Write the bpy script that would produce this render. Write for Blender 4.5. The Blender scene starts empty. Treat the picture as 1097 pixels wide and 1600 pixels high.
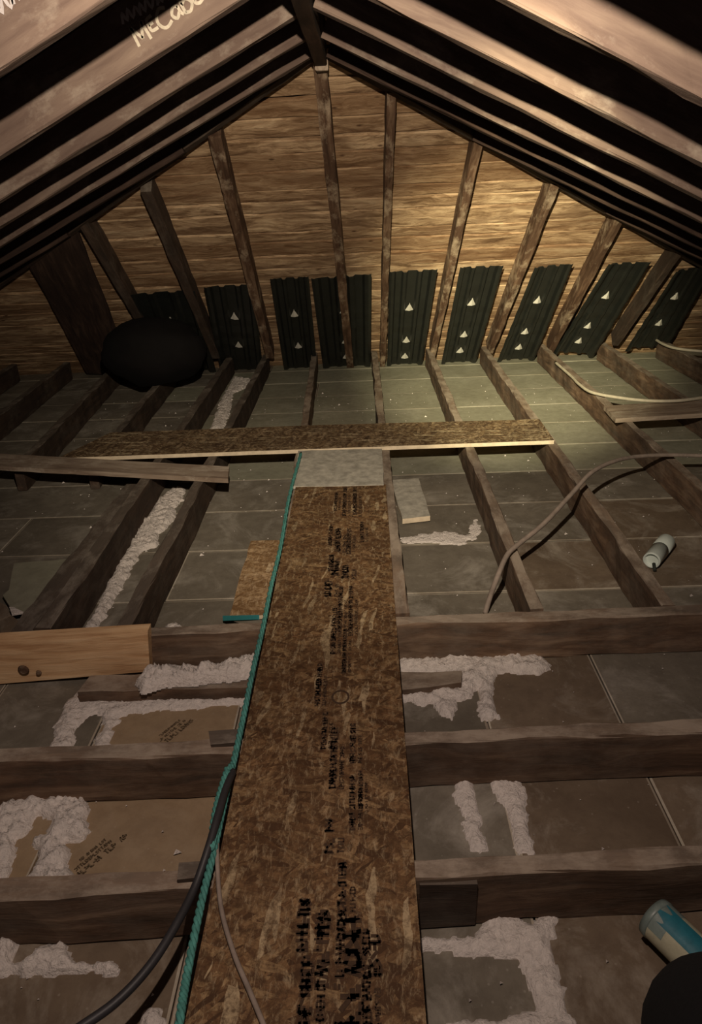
import bpy, math, random
import numpy as np
from mathutils import Vector, Matrix, noise as mnoise

# ------------------------------------------------------------------ camera, light, exposure
# Metres.  Floor (top of the lath) is z = 0, the ceiling joists stand 0.13 high on it.
C = bpy.context.scene.collection
S = bpy.context.scene
cam_data = bpy.data.cameras.new('camera')
cam = bpy.data.objects.new('camera', cam_data); C.objects.link(cam)
cam_data.sensor_fit = 'VERTICAL'; cam_data.sensor_height = 24.0
cam_data.lens = 1100.0 / 1600.0 * 24.0
cam_data.clip_start = 0.02
cr = Vector((0.999179, 0.009774, -0.039320)); cu = Vector((0.031415, 0.425962, 0.904195)); cf = Vector((-0.025586, 0.904688, -0.425305))
cam.matrix_world = Matrix(((cr.x, cu.x, -cf.x, 0), (cr.y, cu.y, -cf.y, 0), (cr.z, cu.z, -cf.z, 1.26), (0, 0, 0, 1)))
S.camera = cam
S.view_settings.view_transform = 'Standard'; S.view_settings.look = 'None'
S.view_settings.gamma = 1.0; S.view_settings.use_curve_mapping = False
S.view_settings.exposure = 0.0

world = bpy.data.worlds.new('world'); S.world = world; world.use_nodes = True
bg = world.node_tree.nodes['Background']
bg.inputs[0].default_value = (0.55, 0.44, 0.42, 1); bg.inputs[1].default_value = 0.26

def spot(name, loc, target, energy, color, size_deg, blend, radius=0.012):
    d = bpy.data.lights.new(name, 'SPOT'); d.energy = energy; d.color = color
    d.spot_size = math.radians(size_deg); d.spot_blend = blend; d.shadow_soft_size = radius
    o = bpy.data.objects.new(name, d); C.objects.link(o); o.location = loc
    o.rotation_euler = (Vector(target) - Vector(loc)).to_track_quat('-Z', 'Y').to_euler()
    return o
# a lamp held forward just above the frame: a warm yellow-green core and a weaker, pinker spill
LP = (-0.046, 0.40, 1.572)
spot('lamp_core', LP, (0.98, 4.75, 0.30), 1650, (1.0, 0.89, 0.56), 30, 1.0)
spot('lamp_mid', LP, (0.12, 3.6, 0.85), 235, (1.0, 0.85, 0.63), 88, 1.0)
spot('lamp_spill', LP, (-0.2, 2.3, 0.45), 55, (1.0, 0.80, 0.68), 172, 1.0)

# ------------------------------------------------------------------ materials
class G:
    def __init__(s, name):
        s.m = bpy.data.materials.new(name); s.m.use_nodes = True
        s.nt = s.m.node_tree; s.n = s.nt.nodes; s.l = s.nt.links
        s.b = s.n['Principled BSDF']
        tc = s.n.new('ShaderNodeTexCoord'); oi = s.n.new('ShaderNodeObjectInfo')
        mul = s.n.new('ShaderNodeMath'); mul.operation = 'MULTIPLY'; mul.inputs[1].default_value = 37.0
        s.l.new(oi.outputs['Random'], mul.inputs[0])
        add = s.n.new('ShaderNodeVectorMath'); add.operation = 'ADD'
        s.l.new(tc.outputs['Object'], add.inputs[0]); s.l.new(mul.outputs[0], add.inputs[1])
        s.co = add.outputs[0]; s.raw = tc.outputs['Object']; s.rnd = oi.outputs['Random']
    def put(s, sock, v):
        if hasattr(v, 'is_output'): s.l.new(v, sock)
        else: sock.default_value = v
    def map(s, v, scale=(1, 1, 1), rot=(0, 0, 0), loc=(0, 0, 0)):
        n = s.n.new('ShaderNodeMapping'); s.l.new(v, n.inputs[0])
        n.inputs['Scale'].default_value = scale; n.inputs['Rotation'].default_value = rot; n.inputs['Location'].default_value = loc
        return n.outputs[0]
    def noise(s, v, scale, detail=6, rough=0.55, dist=0.0, col=False):
        n = s.n.new('ShaderNodeTexNoise'); s.l.new(v, n.inputs['Vector'])
        n.inputs['Scale'].default_value = scale; n.inputs['Detail'].default_value = detail
        n.inputs['Roughness'].default_value = rough; n.inputs['Distortion'].default_value = dist
        return n.outputs['Color' if col else 0]
    def voro(s, v, scale, feature='F1', rnd=1.0):
        n = s.n.new('ShaderNodeTexVoronoi'); n.feature = feature; s.l.new(v, n.inputs['Vector'])
        n.inputs['Scale'].default_value = scale; n.inputs['Randomness'].default_value = rnd
        return n
    def ramp(s, f, stops, interp='LINEAR'):
        n = s.n.new('ShaderNodeValToRGB'); s.l.new(f, n.inputs[0]); r = n.color_ramp; r.interpolation = interp
        while len(r.elements) < len(stops): r.elements.new(0.5)
        for e, (p, c) in zip(r.elements, stops):
            e.position = p; e.color = (c, c, c, 1) if isinstance(c, (int, float)) else (*c, 1)
        return n.outputs[0]
    def mix(s, f, a, b, mode='MIX'):
        n = s.n.new('ShaderNodeMix'); n.data_type = 'RGBA'; n.blend_type = mode
        s.put(n.inputs[0], f)
        for k, v in ((6, a), (7, b)):
            if isinstance(v, (tuple, list)): v = (*v[:3], 1)
            s.put(n.inputs[k], v)
        return n.outputs[2]
    def math(s, op, a, b=0.0):
        n = s.n.new('ShaderNodeMath'); n.operation = op; s.put(n.inputs[0], a); s.put(n.inputs[1], b); return n.outputs[0]
    def sep(s, v):
        n = s.n.new('ShaderNodeSeparateXYZ'); s.l.new(v, n.inputs[0]); return n.outputs
    def warp(s, v, scale, amt):
        n = s.noise(v, scale, 3, 0.5, 0, True)
        a = s.n.new('ShaderNodeVectorMath'); a.operation = 'MULTIPLY_ADD'
        s.l.new(n, a.inputs[0]); a.inputs[1].default_value = (amt,) * 3; s.l.new(v, a.inputs[2]); return a.outputs[0]
    def out(s, col, rough=0.9, bump=None, strength=0.5, dist=0.01, spec=0.2):
        s.put(s.b.inputs['Base Color'], col if hasattr(col, 'is_output') else (*col, 1))
        s.put(s.b.inputs['Roughness'], rough); s.b.inputs['Specular IOR Level'].default_value = spec
        if bump is not None:
            n = s.n.new('ShaderNodeBump'); s.l.new(bump, n.inputs['Height'])
            n.inputs['Strength'].default_value = strength; n.inputs['Distance'].default_value = dist
            s.l.new(n.outputs[0], s.b.inputs['Normal'])
        return s.m

def wood(name, dark, mid, light, dust=None, dust_amt=0.5, grain=11.0, top_dust=False, streak=1.0):
    g = G(name)
    v = g.warp(g.co, 2.2, 0.05)
    v = g.map(v, (1.3, grain, grain))
    n = g.noise(v, 3.2 * streak, 9, 0.62, 0.4)
    col = g.ramp(n, [(0.30, dark), (0.50, mid), (0.70, light)])
    big = g.noise(g.co, 2.3, 4, 0.6)
    col = g.mix(g.ramp(big, [(0.38, 0.55), (0.62, 0.0)]), col, dark)
    if dust:
        d = g.noise(g.map(g.co, (1, 1.6, 1.6)), 6.0, 7, 0.7)
        f = g.ramp(d, [(0.60 - 0.18 * dust_amt, 0.0), (0.74 - 0.12 * dust_amt, 0.85)])
        if top_dust:                      # dust lies on faces that look up
            geo = g.n.new('ShaderNodeNewGeometry')
            nz = g.sep(geo.outputs['Normal'])[2]
            f = g.math('MULTIPLY', g.math('ADD', f, 0.45), g.ramp(nz, [(0.35, 0.22), (0.8, 0.9)]))
        col = g.mix(f, col, dust)
    return g.out(col, 0.85, n, 0.6, 0.006)

def lath(name, a, b, dusty, blotch=0.5):
    g = G(name)
    n = g.noise(g.co, 2.6, 8, 0.62, 0.3); f = g.noise(g.co, 26, 5, 0.7)
    col = g.mix(g.ramp(n, [(0.36, 0.0), (0.66, 1.0)]), a, b)
    d = g.noise(g.map(g.co, (1.2, 1.2, 1.2), (0, 0, 0.5)), 3.4, 9, 0.68, 0.7)
    col = g.mix(g.ramp(d, [(0.50, 0.0), (0.66, blotch)]), col, dusty)
    col = g.mix(g.ramp(f, [(0.35, 0.28), (0.6, 0.0)]), col, (a[0] * .55, a[1] * .5, a[2] * .5))
    sp = g.voro(g.co, 38)
    col = g.mix(g.ramp(sp.outputs['Distance'], [(0.05, 0.35), (0.11, 0.0)]), col, dusty)
    return g.out(col, 0.95, f, 0.35, 0.004)

def osb(name, cols, light, scale=1.35, light_amt=0.3):
    g = G(name); col = None
    base = g.warp(g.co, 9, 0.035)
    hts = None
    for i, (ang, sx, sy) in enumerate([(0.3, 13, 62), (1.35, 15, 70), (2.3, 12, 55), (0.9, 18, 88), (1.85, 11, 48)]):
        v = g.map(base, (sx * scale, sy * scale, 30), (0, 0, ang), (i * 3.1, i * 1.7, 0))
        # rotate first, then stretch, so that every layer has flakes of another direction
        r = g.map(base, (1, 1, 1), (0, 0, ang), (i * 3.1, i * 1.7, i))
        v = g.map(r, (sx * scale, sy * scale, 3))
        vo = g.voro(v, 1.0)
        cell = g.sep(vo.outputs['Color'])
        c = g.ramp(cell[0], [(0.0, cols[0]), (0.35, cols[1]), (0.65, cols[2]), (0.95, cols[3])])
        gr = g.noise(g.map(r, (30, 300, 30)), 1.0, 3, 0.6)
        c = g.mix(g.ramp(gr, [(0.35, 0.45), (0.6, 0.0)]), c, cols[0])
        if col is None: col = c; hts = cell[1]
        else:
            msk = g.ramp(cell[2], [(0.50, 0.0), (0.54, 1.0)])
            col = g.mix(msk, col, c); hts = g.mix(msk, hts, cell[1])
    r = g.map(base, (1, 1, 1), (0, 0, 0.1), (9, 4, 2)); vo = g.voro(g.map(r, (9 * scale, 60 * scale, 3)), 1.0)
    cc = g.sep(vo.outputs['Color'])
    col = g.mix(g.ramp(cc[0], [(1 - light_amt * 0.25, 0.0), (1.01 - light_amt * 0.25, 0.85)]), col, light)
    blot = g.noise(g.co, 5, 6, 0.65)
    col = g.mix(g.ramp(blot, [(0.36, 0.5), (0.55, 0.0)]), col, cols[0])
    fine = g.noise(g.co, 60, 5, 0.75)
    col = g.mix(g.ramp(fine, [(0.40, 0.8), (0.58, 0.0)]), col, cols[0]); col = g.mix(g.ramp(g.noise(g.map(base, (1, 3, 1), (0, 0, .4)), 34, 6, .8, .5), [(0.52, 0.0), (0.68, 0.6)]), col, light)
    return g.out(col, 0.75, hts, 0.55, 0.003, 0.3)

def plain(name, c, rough=0.8, var=0.25, scale=14, spec=0.2, bump=0.3, dist=0.004):
    g = G(name); n = g.noise(g.co, scale, 7, 0.65)
    col = g.mix(g.ramp(n, [(0.35, 1.0), (0.65, 0.0)]), c, tuple(x * (1 - var) for x in c))
    return g.out(col, rough, n, bump, dist, spec)

def sheathing_mat(name):
    g = G(name)
    v = g.warp(g.co, 4.5, 0.07)
    v2 = g.map(v, (1.5, 9, 9))
    n = g.noise(v2, 1.9, 10, 0.68, 0.9)
    col = g.ramp(n, [(0.28, (0.05, 0.026, 0.013)), (0.42, (0.24, 0.15, 0.085)), (0.54, (0.48, 0.33, 0.20)), (0.74, (0.78, 0.60, 0.39))])
    n2 = g.noise(g.map(v, (2.5, 40, 40)), 1.5, 6, 0.7, 0.5)
    col = g.mix(g.ramp(n2, [(0.34, 0.75), (0.50, 0.0)]), col, (0.10, 0.05, 0.02))
    pat = g.noise(g.map(g.co, (0.8, 2.5, 2.5)), 2.6, 5, 0.6, 0.4)
    col = g.mix(g.ramp(pat, [(0.36, 0.62), (0.52, 0.0)]), col, (0.14, 0.08, 0.045))
    tone = g.ramp(g.rnd, [(0.0, 0.55), (0.5, 0.12), (1.0, 0.0)])
    col = g.mix(tone, col, (0.15, 0.075, 0.035))
    vo = g.voro(g.map(g.co, (1, 2, 2)), 5.5)
    col = g.mix(g.ramp(vo.outputs['Distance'], [(0.04, 0.8), (0.10, 0.0)]), col, (0.05, 0.02, 0.01))
    return g.out(col, 0.85, n, 0.9, 0.01)

M = {}
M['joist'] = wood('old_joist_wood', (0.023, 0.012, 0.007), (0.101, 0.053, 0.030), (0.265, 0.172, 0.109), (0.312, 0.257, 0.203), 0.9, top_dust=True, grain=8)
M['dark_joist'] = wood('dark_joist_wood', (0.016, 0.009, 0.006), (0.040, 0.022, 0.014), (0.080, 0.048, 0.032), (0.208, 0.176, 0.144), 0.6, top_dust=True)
M['rafter'] = wood('rafter_wood', (0.075, 0.049, 0.040), (0.118, 0.082, 0.066), (0.165, 0.12, 0.094), (0.21, 0.17, 0.14), 0.5)
M['jack'] = wood('jack_rafter_wood', (0.035, 0.018, 0.011), (0.11, 0.062, 0.038), (0.24, 0.155, 0.10), (0.40, 0.31, 0.22), 0.5)
M['ridge'] = wood('ridge_wood', (0.03, 0.018, 0.013), (0.07, 0.04, 0.028), (0.13, 0.08, 0.055))
M['sheathing'] = sheathing_mat('rough_sheathing_wood')
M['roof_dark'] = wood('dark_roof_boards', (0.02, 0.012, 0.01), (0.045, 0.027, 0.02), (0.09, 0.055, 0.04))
M['pine'] = wood('fresh_pine', (0.42, 0.23, 0.11), (0.74, 0.50, 0.28), (0.84, 0.62, 0.38), grain=16)
M['grey_wood'] = wood('weathered_grey_wood', (0.16, 0.11, 0.08), (0.32, 0.25, 0.19), (0.45, 0.37, 0.29), (0.5, 0.43, 0.35), 0.5)
M['lath_grey'] = lath('grey_gypsum_lath', (0.133, 0.115, 0.089), (0.222, 0.196, 0.155), (0.370, 0.340, 0.289), 0.7)
M['lath_tan'] = lath('tan_gypsum_lath', (0.266, 0.189, 0.115), (0.340, 0.252, 0.159), (0.370, 0.303, 0.222), 0.25)
M['lath_brown'] = lath('brown_gypsum_lath', (0.126, 0.092, 0.063), (0.200, 0.152, 0.107), (0.355, 0.311, 0.252), 0.75)
M['lath_green'] = lath('greenish_gypsum_lath', (0.230, 0.221, 0.162), (0.315, 0.306, 0.230), (0.425, 0.408, 0.332), 0.35)
M['lath_edge'] = lath('worn_lath_edge', (0.30, 0.25, 0.19), (0.50, 0.45, 0.36), (0.62, 0.58, 0.50), 0.6)
M['osb'] = osb('walkway_osb', [(0.057, 0.027, 0.011), (0.164, 0.086, 0.037), (0.246, 0.143, 0.066), (0.312, 0.201, 0.098)], (0.451, 0.344, 0.205))
M['osb_pale'] = osb('weathered_osb', [(0.16, 0.085, 0.035), (0.34, 0.21, 0.10), (0.48, 0.32, 0.17), (0.58, 0.41, 0.24)], (0.65, 0.50, 0.32))
M['osb_mid'] = osb('aged_osb_strip', [(0.05, 0.027, 0.013), (0.17, 0.105, 0.055), (0.28, 0.19, 0.10), (0.42, 0.31, 0.19)], (0.55, 0.44, 0.28), 1.3)
M['osb_grey'] = plain('pale_grey_board', (0.50, 0.47, 0.40), 0.9, 0.45, 24)
M['cut_edge'] = plain('raw_sawn_edge', (0.72, 0.60, 0.44), 0.85, 0.25, 30)
M['plaster'] = plain('white_plaster', (0.88, 0.80, 0.74), 0.95, 0.18, 75, bump=1.0, dist=0.012)
M['plastic'] = plain('black_plastic', (0.015, 0.0165, 0.0145), 0.42, 0.3, 12, 0.45)
M['tab'] = plain('pale_foam_tab', (0.58, 0.56, 0.50), 0.8, 0.15, 40)
M['teal'] = plain('teal_rope_fibre', (0.10, 0.33, 0.29), 0.7, 0.45, 60, bump=0.8)
M['black_cable'] = plain('black_cable_jacket', (0.035, 0.033, 0.036), 0.5, 0.3, 10, 0.4)
M['grey_cable'] = plain('grey_cable_jacket', (0.30, 0.24, 0.20), 0.7, 0.3, 25)
M['white_cable'] = plain('pale_cable_jacket', (0.50, 0.45, 0.35), 0.7, 0.25, 25)
M['ink'] = plain('faded_black_ink', (0.07, 0.042, 0.026), 0.9, 0.3, 90)
M['ink_brown'] = plain('faded_brown_ink', (0.20, 0.145, 0.09), 0.9, 0.3, 90)
M['chalk'] = plain('white_chalk', (0.40, 0.35, 0.28), 0.9, 0.3, 60)
M['grey_paint'] = plain('grey_marking', (0.42, 0.38, 0.38), 0.9, 0.3, 60)
M['white_plastic'] = plain('bluish_white_plastic', (0.55, 0.61, 0.57), 0.5, 0.12, 20, 0.4)
M['dark_gap'] = plain('dark_groove', (0.03, 0.035, 0.03), 0.8, 0.1)
M['can_cream'] = plain('cream_can_label', (0.48, 0.46, 0.33), 0.55, 0.25, 30, 0.4)
M['can_teal'] = plain('teal_can_label', (0.02, 0.15, 0.20), 0.5, 0.4, 20, 0.4)
M['can_metal'] = plain('dull_can_metal', (0.20, 0.25, 0.23), 0.4, 0.4, 20, 0.5)
M['cloth'] = plain('black_cloth', (0.008, 0.008, 0.009), 0.95, 0.3, 200)
M['bag'] = plain('black_bag', (0.006, 0.005, 0.005), 0.85, 0.3, 10)

# ------------------------------------------------------------------ builders
random.seed(4)
def link(name, me, mat, parent=None, mw=None):
    o = bpy.data.objects.new(name, me); C.objects.link(o)
    if mat is not None and len(me.materials) == 0: me.materials.append(mat)
    if mw is not None: o.matrix_world = mw
    if parent is not None:
        o.parent = parent; o.matrix_parent_inverse = parent.matrix_world.inverted() if False else Matrix.Identity(4)
        if mw is not None: o.matrix_basis = pinv(parent) @ mw
    return o
WORLD = {}
def pinv(p):
    m = p.matrix_basis.copy()
    q = p.parent
    while q is not None: m = q.matrix_basis @ m; q = q.parent
    return m.inverted()
def tag(o, label, cat, group=None):
    o['label'] = label; o['category'] = cat
    if group: o['group'] = group
    return o
def empty(name, loc, kind=None):
    o = bpy.data.objects.new(name, None); C.objects.link(o); o.location = loc; o.empty_display_size = 0.1
    if kind: o['kind'] = kind
    return o
def frame(origin, x, up):
    x = Vector(x).normalized(); z = Vector(up); z = (z - x * z.dot(x)).normalized(); y = z.cross(x)
    o = Vector(origin)
    return Matrix(((x.x, y.x, z.x, o.x), (x.y, y.y, z.y, o.y), (x.z, y.z, z.z, o.z), (0, 0, 0, 1)))
def bar(name, a, b, w, h, mat, up=(0, 0, 1), jit=0.0015, parent=None, step=0.15, wave=0.0, cham=0.003):
    """Length a->b is the centre line of the face at local z=0; the body reaches from there to local z=h."""
    a, b = Vector(a), Vector(b); L = (b - a).length; mw = frame((a + b) / 2, b - a, up)
    n = max(1, int(L / step)); z0, z1 = min(0, h), max(0, h); c = cham
    prof = [(-w/2+c, z0), (w/2-c, z0), (w/2, z0+c), (w/2, z1-c), (w/2-c, z1), (-w/2+c, z1), (-w/2, z1-c), (-w/2, z0+c)]
    V, F = [], []; sd = random.random() * 99
    for i in range(n + 1):
        x = -L/2 + L*i/n
        for (y, z) in prof:
            wy = wave * mnoise.noise((x * 3, sd, 1.0 if y > 0 else 5.0)) if wave else 0
            V.append((x, y + wy + random.uniform(-jit, jit), z + random.uniform(-jit, jit)))
    for i in range(n):
        for k in range(8):
            p, q = i*8+k, i*8+(k+1) % 8; F.append((p, p+8, q+8, q))
    F.append(tuple(range(8))[::1]); F.append(tuple(n*8+k for k in range(8))[::-1])
    me = bpy.data.meshes.new(name); me.from_pydata(V, [], F); me.update()
    return link(name, me, mat, parent, mw)
def slab(name, poly, th, mat, parent=None, edge_mat=None, sub=0.06, jit=0.0, up=None):
    """A flat piece with outline `poly` (world points of its top face), `th` thick downwards."""
    P = [Vector(p) for p in poly]
    nrm = Vector((0, 0, 0))
    for i in range(len(P)): nrm += P[i].cross(P[(i+1) % len(P)])
    nrm.normalize()
    if nrm.z < 0 or (abs(nrm.z) < 0.2 and nrm.y > 0): P.reverse(); nrm = -nrm
    if up: nrm = Vector(up)
    k = max(range(len(P)), key=lambda i: (P[(i+1) % len(P)] - P[i]).length)
    cen = sum(P, Vector()) / len(P); mw = frame(cen, P[(k+1) % len(P)] - P[k], nrm); inv = mw.inverted()
    Q = []
    for i in range(len(P)):
        a, b = inv @ P[i], inv @ P[(i+1) % len(P)]; n = max(1, int((b-a).length / sub)) if jit else 1
        for j in range(n):
            p = a.lerp(b, j / n); r = jit if j else jit * 0.3
            Q.append((p.x + random.uniform(-r, r), p.y + random.uniform(-r, r), p.z))
    n = len(Q); V = Q + [(x, y, z - th) for x, y, z in Q]
    F = [tuple(range(n)), tuple(range(2*n-1, n-1, -1))] + [(i, i+n, (i+1) % n + n, (i+1) % n) for i in range(n)]
    me = bpy.data.meshes.new(name); me.from_pydata(V, [], F); me.materials.append(mat)
    if edge_mat:
        me.materials.append(edge_mat)
        for f in me.polygons:
            if f.index >= 2: f.material_index = 1
    me.update()
    return link(name, me, None, parent, mw)
def smooth_path(pts, n=8):
    P = [Vector(p) for p in pts]; P = [P[0]*2-P[1]] + P + [P[-1]*2-P[-2]]; out = []
    for i in range(1, len(P)-2):
        for j in range(n):
            t = j/n; a, b, c, d = P[i-1:i+3]
            out.append(0.5*((2*b)+(c-a)*t+(2*a-5*b+4*c-d)*t*t+(3*b-a-3*c+d)*t**3))
    out.append(P[-2]); return out
def tube_data(path, r, seg=8, flat=1.0):
    V, F = [], []; n = len(path)
    for i, p in enumerate(path):
        t = (path[min(i+1, n-1)] - path[max(i-1, 0)]).normalized()
        s = t.cross(Vector((0, 0, 1))); s = s.normalized() if s.length > 1e-4 else Vector((1, 0, 0)); u = s.cross(t)
        rr = r(i/(n-1)) if callable(r) else r
        for k in range(seg):
            a = 2*math.pi*k/seg; V.append(p + s*math.cos(a)*rr + u*math.sin(a)*rr*flat)
    for i in range(n-1):
        for k in range(seg):
            F.append((i*seg+k, i*seg+(k+1) % seg, (i+1)*seg+(k+1) % seg, (i+1)*seg+k))
    F.append(tuple(range(seg))[::-1]); F.append(tuple((n-1)*seg+k for k in range(seg)))
    return V, F
def mesh_from(name, VF, mat, parent=None, smooth=True, origin=None):
    V, F = [], []
    for v, f in VF:
        o = len(V); V += [Vector(p) for p in v]; F += [tuple(i+o for i in q) for q in f]
    c = Vector(origin) if origin else sum(V, Vector()) / len(V)
    me = bpy.data.meshes.new(name); me.from_pydata([p-c for p in V], [], F)
    if smooth:
        for p in me.polygons: p.use_smooth = True
    me.update()
    return link(name, me, mat, parent, Matrix.Translation(c))
def tube(name, pts, r, mat, parent=None, n=8, flat=1.0, seg=8):
    return mesh_from(name, [tube_data(smooth_path(pts, n), r, seg, flat)], mat, parent)
def lathe(name, prof, a, axis, mat, parent=None, seg=24):
    """prof: (distance along axis, radius)."""
    mw = frame(a, axis, (0, 0, 1) if abs(Vector(axis).normalized().z) < .9 else (0, 1, 0)); V, F = [], []
    for x, r in prof:
        for k in range(seg):
            t = 2*math.pi*k/seg; V.append((x, r*math.cos(t), r*math.sin(t)))
    for i in range(len(prof)-1):
        for k in range(seg): F.append((i*seg+k, (i+1)*seg+k, (i+1)*seg+(k+1) % seg, i*seg+(k+1) % seg))
    F.append(tuple(range(seg))); F.append(tuple((len(prof)-1)*seg+k for k in range(seg))[::-1])
    me = bpy.data.meshes.new(name); me.from_pydata(V, [], F)
    for p in me.polygons: p.use_smooth = len(p.vertices) == 4
    me.update(); return link(name, me, mat, parent, mw)

# ------------------------------------------------------------------ roof geometry
XR, ZR, YA = -0.13, 1.69, 3.18          # ridge x, height of the rafter undersides at the ridge, apex of the hip
MS, HS = 0.46, 0.836                    # slopes of the long sides and of the hip end
PHI, TH = math.atan(MS), math.atan(HS)

# hip end: rough boards, row by row
hip = empty('ceiling', (XR, 4.3, 0.9), 'structure')
hn = Vector((0, math.sin(TH), math.cos(TH))); sl = Vector((0, math.cos(TH), -math.sin(TH)))
apex = Vector((XR, YA - 0.06, ZR + 0.13 + 0.06 * HS)); s = 0.0
stud_x = [-2.3, -1.9, -1.45, -1.06, -0.65, -0.13, 0.14, 0.55, 0.96, 1.33, 1.7, 2.1]
while s < 2.95:
    w = random.uniform(0.085, 0.155)
    half = 1.817 * (s + w) * math.cos(TH) + 0.12
    cuts = sorted(random.sample([x for x in stud_x if abs(x - XR) < half - 0.35] or [XR], 1 + (s > 1.0)) if s > 0.5 else [])
    xs = [XR - half] + cuts + [XR + half]
    for x0, x1 in zip(xs, xs[1:]):
        lift = random.uniform(0, 0.008)
        c = apex + sl * (s + w/2) + hn * lift
        bar('plank', (x0 + 0.001, c.y, c.z), (x1 - 0.001, c.y, c.z), w - random.uniform(0.006, 0.016), 0.022, M['sheathing'], up=hn, parent=hip, wave=0.012, step=0.09, jit=0.0015)
    s += w
# long sides: dark boards running along the ridge
for sx, nm in ((-1, 'ceiling'), (1, 'ceiling')):
    root = empty(nm, (XR + sx * 1.8, 1.5, 1.0), 'structure')
    n = Vector((sx * math.sin(PHI), 0, math.cos(PHI))); d = Vector((sx * math.cos(PHI), 0, -math.sin(PHI)))
    for i in range(21):
        t = 0.02 + i * 0.205
        c = Vector((XR, 0, ZR + 0.143)) + d * (t + 0.1)
        yend = YA + 0.12 + (t + 0.1) * math.cos(PHI) / 1.817
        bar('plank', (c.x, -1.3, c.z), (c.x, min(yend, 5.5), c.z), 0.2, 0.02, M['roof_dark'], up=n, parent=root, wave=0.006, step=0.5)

# dark roofing felt over the boards of all three slopes, plaster ceiling under the lath
c = apex + sl * 1.5 + hn * 0.045
bar('roofing_felt', (XR - 4.2, c.y, c.z), (XR + 4.2, c.y, c.z), 3.1, 0.006, M['bag'], up=hn, parent=hip, step=3)
for sx, root in ((-1, 'ceiling.001'), (1, 'ceiling.002')):
    n = Vector((sx * math.sin(PHI), 0, math.cos(PHI))); d = Vector((sx * math.cos(PHI), 0, -math.sin(PHI)))
    c = Vector((XR, 0, ZR + 0.143)) + d * 2.2 + n * 0.035
    bar('roofing_felt', (c.x, -1.3, c.z), (c.x, 5.6, c.z), 4.4, 0.006, M['bag'], up=n, parent=bpy.data.objects[root], step=7)
# ridge
tag(bar('ridge_beam', (XR, -1.2, ZR - 0.03), (XR, YA + 0.01, ZR - 0.03), 0.045, 0.19, M['ridge']), 'dark ridge board running overhead toward the hip apex', 'beam')
bar('beam_end', (XR + .003, YA - .035, ZR - .045), (XR + .003, YA + .0, ZR - .045), 0.048, 0.035, M['grey_wood'], parent=bpy.data.objects['ridge_beam'])
# common rafters
ordn = ['nearest the hip', 'second out from the hip', 'third out from the hip', 'fourth out from the hip', 'fifth out from the hip', 'sixth out from the hip', 'seventh out from the hip', 'eighth out from the hip', 'ninth out from the hip']
def common(sx, Y, label, x_start=0.0, x_end=3.62, h=0.125, mat='rafter'):
    n = Vector((sx * math.sin(PHI), 0, math.cos(PHI)))
    z = lambda dx: ZR - MS * dx
    xs = max(0.025, x_start)
    a = (XR + sx * xs, Y + 0.02, z(xs)); b = (XR + sx * x_end, Y + 0.02, z(x_end))
    return tag(bar('rafter', a, b, 0.04, h, M[mat], up=n, step=0.12, jit=0.0025), label, 'rafter', 'rafters of the left slope' if sx < 0 else 'rafters of the right slope')
left_common = []
for k, Y in enumerate([3.04, 2.68, 2.33, 1.91, 1.45, 0.95, 0.5, 0.1, -0.4]):
    extra = {3: ' with white handwriting on it', 4: ' with grey scribble near the top corner'}.get(k, '')
    left_common.append(common(-1, Y, 'rafter of the left slope, ' + ordn[k].replace(' out', '') + extra))
for k, Y in enumerate([3.06, 2.67, 2.24, 1.82, 1.38, 0.95, 0.5, 0.05, -0.4]):
    common(1, Y, ('shade-darkened ' if k == 0 else '') + 'rafter of the right slope, ' + ordn[k], mat='roof_dark' if k == 0 else 'rafter')  # the right one nearest the hip has its shade painted as dark wood
# short side rafters that die into the hips, their shade painted as dark wood
for sx in (-1, 1):
    for k, Y in enumerate([3.47, 3.88, 4.3, 4.7]):
        dx = 1.817 * (Y + 0.03 - YA) + 0.05
        common(sx, Y, ('left' if sx < 0 else 'right') + ' side short rafter beyond the hip with shade in its colour, ' + ['longest', 'second longest', 'third longest', 'shortest'][k], dx, mat='roof_dark')
# hips
for sx, w_ in ((-1, 'left'), (1, 'right')):
    a = Vector((XR + sx * 0.03, YA + 0.01, ZR + 0.0)); b = Vector((XR + sx * 3.6, YA + 3.6 / 1.817, ZR - MS * 3.6))
    tag(bar('hip_rafter', a, b, 0.05, 0.14, M['dark_joist']), f'dark hip rafter falling from the apex to the {w_} eave', 'rafter', 'hip rafters')
# jack rafters against the sheathing of the hip end
JK = [
 ('hip_jack_rafter', (-0.137,3.193,1.679), (-0.105,5.243,-0.035), 0.052, 'brown centre hip rafter running down from the apex'),
 ('hip_jack_rafter', (0.145,3.318,1.575), (0.136,5.209,-0.006), 0.040, 'reddish brown hip rafter right of the centre one'),
 ('hip_jack_rafter', (0.538,3.532,1.396), (0.495,5.098,0.087), 0.042, 'hip rafter standing third from the right lit one'),
 ('hip_jack_rafter', (0.950,3.762,1.203), (0.908,5.085,0.097), 0.045, 'mottled reddish hip rafter fifth from the left'),
 ('hip_jack_rafter', (1.354,3.970,1.029), (1.347,5.111,0.075), 0.045, 'hip rafter with brightly lit left face, rightmost lit one'),
 ('hip_jack_rafter', (1.790,4.219,0.822), (1.789,5.049,0.127), 0.045, 'shade-painted hip rafter at the right edge of the boards'),
 ('hip_jack_rafter', (-0.623,3.465,1.451), (-0.677,5.049,0.128), 0.055, 'weathered hip rafter left of centre with pale flecks'),
 ('hip_jack_rafter', (-1.023,3.706,1.250), (-1.060,5.026,0.147), 0.055, 'shade-painted hip rafter with a lit sliver beside its foot'),
 ('hip_jack_rafter', (-1.412,3.793,1.177), (-1.443,4.965,0.198), 0.055, 'leftmost shade-painted hip rafter at the edge of the boards'),
]
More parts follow.
